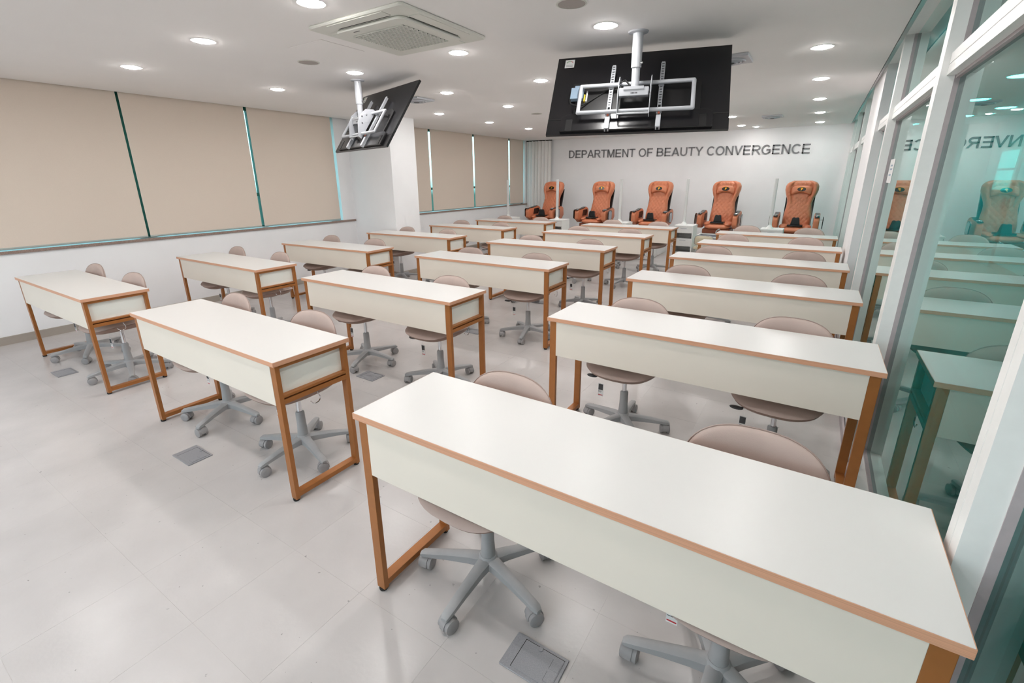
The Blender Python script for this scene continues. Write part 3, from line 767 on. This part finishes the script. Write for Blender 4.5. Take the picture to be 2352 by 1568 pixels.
# ------------------------------------------------------------------ ceiling air conditioner, speakers, vents, hatch
ac = thing('ceiling_air_conditioner', 'square white cassette air conditioner set in the ceiling near the camera', 'air conditioner', (-2.417, 2.493, ZC))
MB().rbox(-.40, .40, -.395, .395, -.018, .0, .03, M_offw).build('outer_panel', ac, smooth=True, angle=30)
MB().rbox(-.29, .29, -.285, .285, -.034, -.018, .055, M_offw, seg=6).build('inner_panel', ac, smooth=True, angle=30)
for (x0_, x1_, y0_, y1_) in ((-.22, .22, -.305, -.292), (-.22, .22, .292, .305), (-.305, -.292, -.22, .22), (.292, .305, -.22, .22)):
    bx('air_slot', x0_, x1_, y0_, y1_, -.0188, -.017, M_dark, ac)
for (x0_, x1_, y0_, y1_) in ((-.235, .235, -.375, -.306), (-.235, .235, .306, .375), (-.38, -.306, -.235, .235), (.306, .38, -.235, .235)):
    bx('louvre', x0_, x1_, y0_, y1_, -.0215, -.017, M_offw, ac, bevel=.0015)
gx0, gx1, gy0, gy1 = -.22, .208, -.186, .222
bx('grille_backing', gx0, gx1, gy0, gy1, -.0345, -.034, M_ink, ac)
gr = MB(); nb = 20; st_ = (gy1-gy0)/nb
for k in range(nb+1): gr.box(gx0, gx1, gy0+k*st_-.004, gy0+k*st_+.004, -.040, -.0345, M_offw)
for k in range(nb):
    for j in range(15):
        x = gx0+(j+(.5 if k % 2 else 0))*(gx1-gx0)/14.5; gr.box(x-.0035, x+.0035, gy0+k*st_, gy0+(k+1)*st_, -.039, -.0345, M_offw)
gr = gr.build('grille', ac); gr['kind'] = 'stuff'
bx('badge', -.155, -.10, -.245, -.239, -.0348, -.034, M_ink, ac)

def speaker(x, y, label):
    t = thing('ceiling_speaker', label, 'speaker', (x, y, ZC), 0, 'round ceiling speakers')
    MB().lathe([(.075, -.004), (.083, -.003), (.085, .0), (.085, .004), (.075, .004)], M_offw, seg=30, ring=True).build('rim', t, smooth=True)
    MB().lathe([(.0005, -.003), (.05, -.0035), (.076, -.002), (.076, .003)], mat_sp, seg=30).build('mesh_cover', t, smooth=True)
mat_sp = mat('speaker_mesh', (176, 168, 162), .7, noise=.08, nscale=400)
speaker(-3.613, 2.672, 'round grey ceiling speaker left of the air conditioner')
speaker(-1.285, 2.647, 'round grey ceiling speaker right of the air conditioner')
speaker(-3.661, 6.47, 'round grey ceiling speaker left of the right-hand television')

def vent(x, y, label, r=.15):
    t = thing('air_vent', label, 'vent', (x, y, ZC), 0, 'square ceiling diffusers')
    MB().box(-r, r, -r, r, -.022, .0, M_silver).build('vent_plate', t, bevel=.004)
    for k, rr in enumerate((.80, .62, .44)):
        MB().lathe([(r*rr, -.024), (r*rr-.006, -.034-.004*k), (r*(rr-.12), -.030-.004*k), (r*(rr-.12), -.022)], M_silver, seg=28, ring=True).build('diffuser_ring', t, smooth=True)
    MB().lathe([(.0005, -.044), (r*.2, -.042), (r*.24, -.03)], M_ink, seg=20).build('hub', t, smooth=True)
vent(-.76, 4.47, 'square ceiling diffuser with round rings right of the television')
vent(-4.17, 4.50, 'square ceiling diffuser half hidden behind the left-hand television')
vent(-.79, 8.86, 'square ceiling diffuser farthest from the camera', .14)
ht = thing('ceiling_hatch', 'flush white access hatch in the ceiling beside the air conditioner', 'hatch', (-3.166, 2.505, ZC))
MB().box(-.186, .186, -.182, .182, -.0022, .001, M_ceil).build('hatch_lid', ht, bevel=.001)
b = MB()
for s_ in (-1, 1): b.box(s_*.188-.001, s_*.188+.001, -.187, .187, -.0006, .001, M_joint); b.box(-.187, .187, s_*.184-.001, s_*.184+.001, -.0006, .001, M_joint)
b.build('hatch_gap', ht)

# ------------------------------------------------------------------ pedicure massage chairs, carts, posts, stools
def quilt(x, z, p=.085):
    a = ((x+z)/p) % 1.0; b_ = ((x-z)/p) % 1.0
    da = min(a, 1-a); db = min(b_, 1-b_); d = min(da, db)
    return min(1.0, d/.16)**.7
HWT = [(0, .240), (.08, .256), (.22, .256), (.36, .244), (.46, .230), (.54, .226), (.62, .238), (.72, .276), (.81, .300), (.89, .298), (.94, .275), (.975, .238), (1.0, .16)]
def hwv(v):
    for (a, x), (b_, y) in zip(HWT[:-1], HWT[1:]):
        if v <= b_: s_ = (v-a)/(b_-a); return x+(y-x)*s_
    return HWT[-1][1]
def make_massage():
    t = thing('massage_chair', '', 'massage chair', (0, 0, 0), 0, 'cognac massage chairs along the far wall')
    Z0, Z1 = .60, 1.435
    def base(v): return .16+.26*v
    def ff(u, v):
        h = hwv(v); x = u*h; z = Z0+(Z1-Z0)*v
        e = (1-abs(u)**5)**.5*min(1, ((1-v)/.05))**.5 if v < 1 else 0
        body = .060*e+(.03+.06*max(0, min(1, (v-.45)/.3)))*max(0, (abs(u)-.5)/.5)**1.2*(1-abs(u)**9)*e
        body -= .028*math.exp(-((abs(u)-.60)/.07)**2)*max(0, min(1, (v-.5)/.15))*e
        belly = .035*math.exp(-((v-.28)/.2)**2)*(1-u*u)
        q = .015*quilt(x, z)*e if abs(u) < .93 else 0
        return (x, base(v)-body-belly-q, z)
    def fk(u, v):
        h = hwv(v); e = (1-abs(u)**4)**.5*min(1, ((1-v)/.08))**.5 if v < 1 else 0
        return (u*h, base(v)+.09*e, Z0+(Z1-Z0)*v)
    bk = MB().grid(44, 64, ff, lambda u, v: ff(u, v) if abs(u) == 1 or v in (0, 1) else fk(u, v), M_orange).build('backrest', t, smooth=True, angle=75)
    MB().grid(12, 16, lambda u, v: (u*.262, .245+.26*v*.78, .66+.6*v), lambda u, v: (u*.262, .285+.26*v*.78+.05*(1-u*u), .66+.6*v), M_blackp).build('rear_shell', t, smooth=True)
    # headrest cushion with an arched lower edge
    def hp(x, z, d):
        zz = z + .075*(1-(x/.18)**2)*(min(1, -z/.05) if z < 0 else .0)
        v = (1.255+zz-Z0)/(Z1-Z0)
        return (x, base(v)-.085-d, 1.255+zz)
    hr = MB().pillow(.18, .098, 3.4, .045, .03, M_orange, hp, rings=7, seg=40).build('headrest', t, smooth=True, angle=70)
    def el(rx, rz, d0, mt, nm):
        c_ = hp(0, .035, .042+d0)
        b = MB(); sg = 28; nrm = Vector((0, -.95, .30)).normalized()
        upv = Vector((0, .30, .95)).normalized(); vs = []
        for s_ in (0, 1):
            for k in range(sg): a = 2*PI*k/sg; vs.append(Vector(c_)+Vector((rx*math.cos(a), 0, 0))+upv*rz*math.sin(a)+nrm*(.004*s_))
        b.add(vs, [tuple(range(sg))[::-1], tuple(range(sg, 2*sg))]+[(k, (k+1) % sg, sg+(k+1) % sg, sg+k) for k in range(sg)], mt)
        b.build(nm, hr)
    el(.084, .043, -.004, M_gold, 'badge_rim'); el(.078, .037, -.001, M_blackp, 'badge')
    c_ = Vector(hp(0, .035, .042+.004))
    fg = [(-.016, -.024), (-.004, -.020), (.006, -.004), (.022, .006), (.024, .020), (.010, .026), (-.012, .022), (-.020, .008), (-.010, .002), (-.014, -.010)]
    b = MB(); upv = Vector((0, .30, .95)).normalized(); nrm = Vector((0, -.95, .30)).normalized()
    vs = [c_+Vector((x, 0, 0))+upv*z+nrm*k for k in (0, .004) for x, z in fg]; n_ = len(fg)
    b.add(vs, [tuple(range(n_))[::-1], tuple(range(n_, 2*n_))]+[(k, (k+1) % n_, n_+(k+1) % n_, n_+k) for k in range(n_)], M_gold); b.build('emblem', hr)
    # seat
    MB().pillow(.262, .30, 3.6, .06, .05, M_orange, lambda x, y, d: (x, y-.09, .61+d+.02*(y < 0)*(-y)), rings=7, seg=44).build('seat_cushion', t, smooth=True, angle=70)
    for s_ in (-1, 1):
        MB().pillow(.08, .23, 2.6, .035, .03, M_orange, lambda x, y, d: (s_*.205+x, y-.10, .665+d-s_*x*.25*0+abs(x+s_*.0)*0), rings=5, seg=26).build('seat_bolster', t, smooth=True, angle=70)
    MB().rbox(-.275, .275, -.36, .20, .50, .585, .03, M_brown).build('seat_apron', t, smooth=True, angle=35)
    MB().rbox(-.27, .27, -.30, .34, .0, .50, .03, M_white).build('base', t, smooth=True, angle=35)
    for s_ in (-1, 1):
        ar = [(-.36, .66), (-.36, .80), (-.30, .855), (-.10, .86), (.10, .90), (.20, .86), (.22, .70), (.10, .60), (-.22, .585)]
        xa, xb = sorted((s_*.305, s_*.405))
        a_ = MB().prism(ar, xa, xb, M_orange, axis='x').build('armrest', t, bevel=.022, smooth=True, angle=50)
        MB().prism([(-.34, .845), (-.12, .868), (.06, .895), (.06, .902), (-.12, .878), (-.34, .856)], xa+.012, xb-.012, M_blackp, axis='x').build('arm_trim', a_)
        MB().lathe([(.030, .0), (.042, .004), (.044, .022), (.036, .026), (.034, .010), (.0005, .010)], M_chrome, c=(s_*.355, -.275, .853), seg=22).build('cup_holder', a_, smooth=True)
        xi = s_*.304
        MB().prism([(-.14, .72), (.08, .72), (.13, .80), (.10, .85), (-.10, .84)], min(xi, xi-s_*.006), max(xi, xi-s_*.006), M_blackp, axis='x').build('inner_pad', a_)
        xo = s_*.455
        pl = [(-.30, .68), (-.26, .655), (-.14, .655), (-.10, .68), (-.10, .83), (-.14, .855), (-.26, .855), (-.30, .83)]
        p_ = MB().prism(pl, min(xo, xo+s_*.012), max(xo, xo+s_*.012), M_blackp, axis='x').build('side_tray', t, bevel=.003)
        MB().prism([(-.285+.0, .69), (-.25, .67), (-.15, .67), (-.115, .69), (-.115, .82), (-.15, .84), (-.25, .84), (-.285, .82)], min(xo+s_*.012, xo+s_*.014), max(xo+s_*.012, xo+s_*.014), M_acr if False else M_bowl, axis='x').build('tray_inlay', p_)
        MB().tube([(s_*.40, -.16, .80), (s_*.458, -.16, .80)], .008, M_chrome, seg=8).build('tray_arm', p_, smooth=True)
    # lap tray and its upright black pad
    MB().rbox(-.135, .135, -.30, -.13, .685, .712, .012, M_blackp).build('lap_tray', t, smooth=True, angle=35)
    MB().prism([(-.083, .712), (.083, .712), (.060, .825), (.035, .838), (.0, .828), (-.035, .838), (-.060, .825)], -.25, -.185, M_blackp, axis='y').build('tray_pad', t, bevel=.006)
    # foot basin with chrome spray
    MB().rbox(-.29, .29, -.93, -.36, .0, .36, .04, M_white).build('basin_base', t, smooth=True, angle=35)
    bw = MB()
    for (x0_, x1_, y0_, y1_) in ((-.28, .28, -.92, -.905), (-.28, .28, -.395, -.38), (-.28, -.265, -.905, -.395), (.265, .28, -.905, -.395)): bw.box(x0_, x1_, y0_, y1_, .36, .485, M_bowl)
    bw.box(-.265, .265, -.905, -.395, .36, .37, M_bowl)
    bb = bw.build('basin', t)
    rm = MB()
    for (x0_, x1_, y0_, y1_) in ((-.295, .295, -.935, -.90), (-.295, .295, -.40, -.365), (-.295, -.26, -.90, -.40), (.26, .295, -.90, -.40)): rm.box(x0_, x1_, y0_, y1_, .485, .503, M_white)
    rm.build('rim', bb)
    MB().tube([(.12, -.42, .50), (.12, -.44, .56), (.10, -.48, .60), (.06, -.53, .575), (.05, -.55, .54)], .013, M_chrome, seg=10).lathe([(.02, .50), (.02, .515), (.014, .52)], M_chrome, c=(.12, -.42, 0), seg=14).build('faucet', t, smooth=True, angle=50)
    return t
mc0 = make_massage()
MCX = [-5.262, -4.030, -2.780, -1.512, -.262]
NM = ['leftmost', 'second from the left', 'middle', 'second from the right', 'rightmost']
for i, x in enumerate(MCX):
    o = mc0 if i == 0 else dup(mc0, (0, 0, 0)); o.location = (x, 9.80, 0); o.scale = (.86, 1, 1)
    o['label'] = 'quilted cognac leather massage chair, %s of the five at the far wall' % NM[i]

def make_cart():
    t = thing('trolley_cart', '', 'cart', (0, 0, 0), 0, 'white trolleys between the massage chairs')
    MB().box(-.16, .16, -.17, .17, .69, .715, M_white).build('cart_top', t, bevel=.004)
    for s_ in (-1, 1): MB().box(s_*.152-.008, s_*.152+.008, -.165, .165, .05, .69, M_white).build('side_wall', t)
    MB().box(-.144, .144, .15, .165, .05, .69, M_white).build('back_wall', t)
    for z0_, z1_ in ((.585, .69), (.36, .49), (.06, .25)):
        d = MB().box(-.142, .142, -.16, .14, z0_, z1_, M_white).build('drawer', t, bevel=.004)
        MB().box(-.05, .05, -.168, -.16, z1_-.03, z1_-.02, M_silver).build('drawer_pull', d)
    for sx_ in (-1, 1):
        for sy in (-1, 1):
            MB().lathe([(.006, .02), (.022, .0), (.024, .024), (.008, .046), (.008, .055)], M_greyd, c=(sx_*.13, sy*.14, 0), seg=12).build('caster', t, smooth=True)
    return t
def make_upright():
    t = thing('upright_post', '', 'post', (0, 0, .715), 0, 'white posts standing on the trolleys')
    MB().lathe([(.055, 0), (.052, .012), (.032, .03), (.025, .055)], M_white, seg=20).build('post_foot', t, smooth=True)
    MB().rbox(-.022, .022, -.022, .022, .03, .765, .008, M_acr).build('shaft', t, smooth=True, angle=40)
    return t
ct0 = make_cart(); up0 = make_upright()
UX = [-5.576, -4.40, -3.085, -1.911, -.577]
for i, x in enumerate(UX):
    side = 'left of the %s massage chair' % NM[i].replace('second from the', 'second-from-the')
    o = ct0 if i == 0 else dup(ct0, (0, 0, 0)); o.location = (x+.04, 8.66, 0); o['label'] = 'white drawer trolley standing ' + side
    o = up0 if i == 0 else dup(up0, (0, 0, 0)); o.location = (x, 8.66, .7155); o['label'] = 'slim white upright post on the trolley ' + side
def make_stool():
    t = thing('technician_stool', '', 'stool', (0, 0, 0), 0, 'low beige stools in front of the massage chairs')
    MB().pillow(.145, .085, 4.0, .022, .015, M_beige, lambda x, z, d: (x, -.17-d+.5*x*x, .475+z), rings=6, seg=36).build('backrest', t, smooth=True, angle=70)
    rim = [(.150*math.copysign(abs(math.cos(a))**.5, math.cos(a)), -.17+.5*(.15*math.cos(a))**2, .475+.09*math.copysign(abs(math.sin(a))**.5, math.sin(a))) for a in [2*PI*k/40 for k in range(40)]]
    MB().tube(rim, .007, M_chrome, seg=8, closed=True).build('chrome_rim', t, smooth=True)
    MB().pillow(.19, .18, 3.0, .05, .02, M_beige, lambda x, y, d: (x, y+.02, .33+d), rings=6, seg=36).build('seat', t, smooth=True, angle=70)
    for s_ in (-1, 1): MB().tube([(s_*.08, -.10, .325), (s_*.08, -.165, .33), (s_*.08, -.175, .42)], .008, M_chrome, seg=8).build('back_arm', t, smooth=True)
    MB().lathe([(.022, .06), (.022, .31)], M_chrome, seg=16).build('column', t, smooth=True)
    for k in range(5):
        a = 2*PI*k/5+.3
        MB().tube([(0, 0, .07), (.17*math.cos(a), .17*math.sin(a), .055)], .012, M_chrome, seg=8).build('base_leg', t, smooth=True)
        MB().lathe([(.008, .0), (.022, .006), (.022, .04), (.008, .05)], M_black, c=(.17*math.cos(a), .17*math.sin(a), 0), seg=12).build('caster', t, smooth=True)
    return t
s0 = make_stool(); s0.location = (-1.515, 8.62, 0); s0['label'] = 'low beige stool with chrome rim before the second-from-right massage chair'
o = dup(s0, (-3.80, 8.62, 0), .15, 'low beige stool before the second-from-left massage chair')

# ------------------------------------------------------------------ small items
nt_ = thing('paper_notice', 'white paper notice taped to the glass partition', 'notice', (XG-.0012, 4.50, 1.46))
MB().box(-.0006, .0006, -.13, .13, 0, .165, M_paper).build('sheet', nt_)
b = MB()
for z in (.115, .09, .05): b.box(-.0009, -.0006, -.07+.02*(z < .06), .07, z, z+.012, M_blue)
b.build('print_line', nt_)
sb = thing('sill_box', 'small white box with a black end on the far window sill', 'box', (XL-.04, 10.45, .885))
MB().rbox(-.05, .05, -.24, .13, 0, .115, .01, M_white).build('case', sb, smooth=True, angle=35)
MB().rbox(-.05, .05, .132, .24, 0, .118, .01, M_blackp).build('end_unit', sb, smooth=True, angle=35)
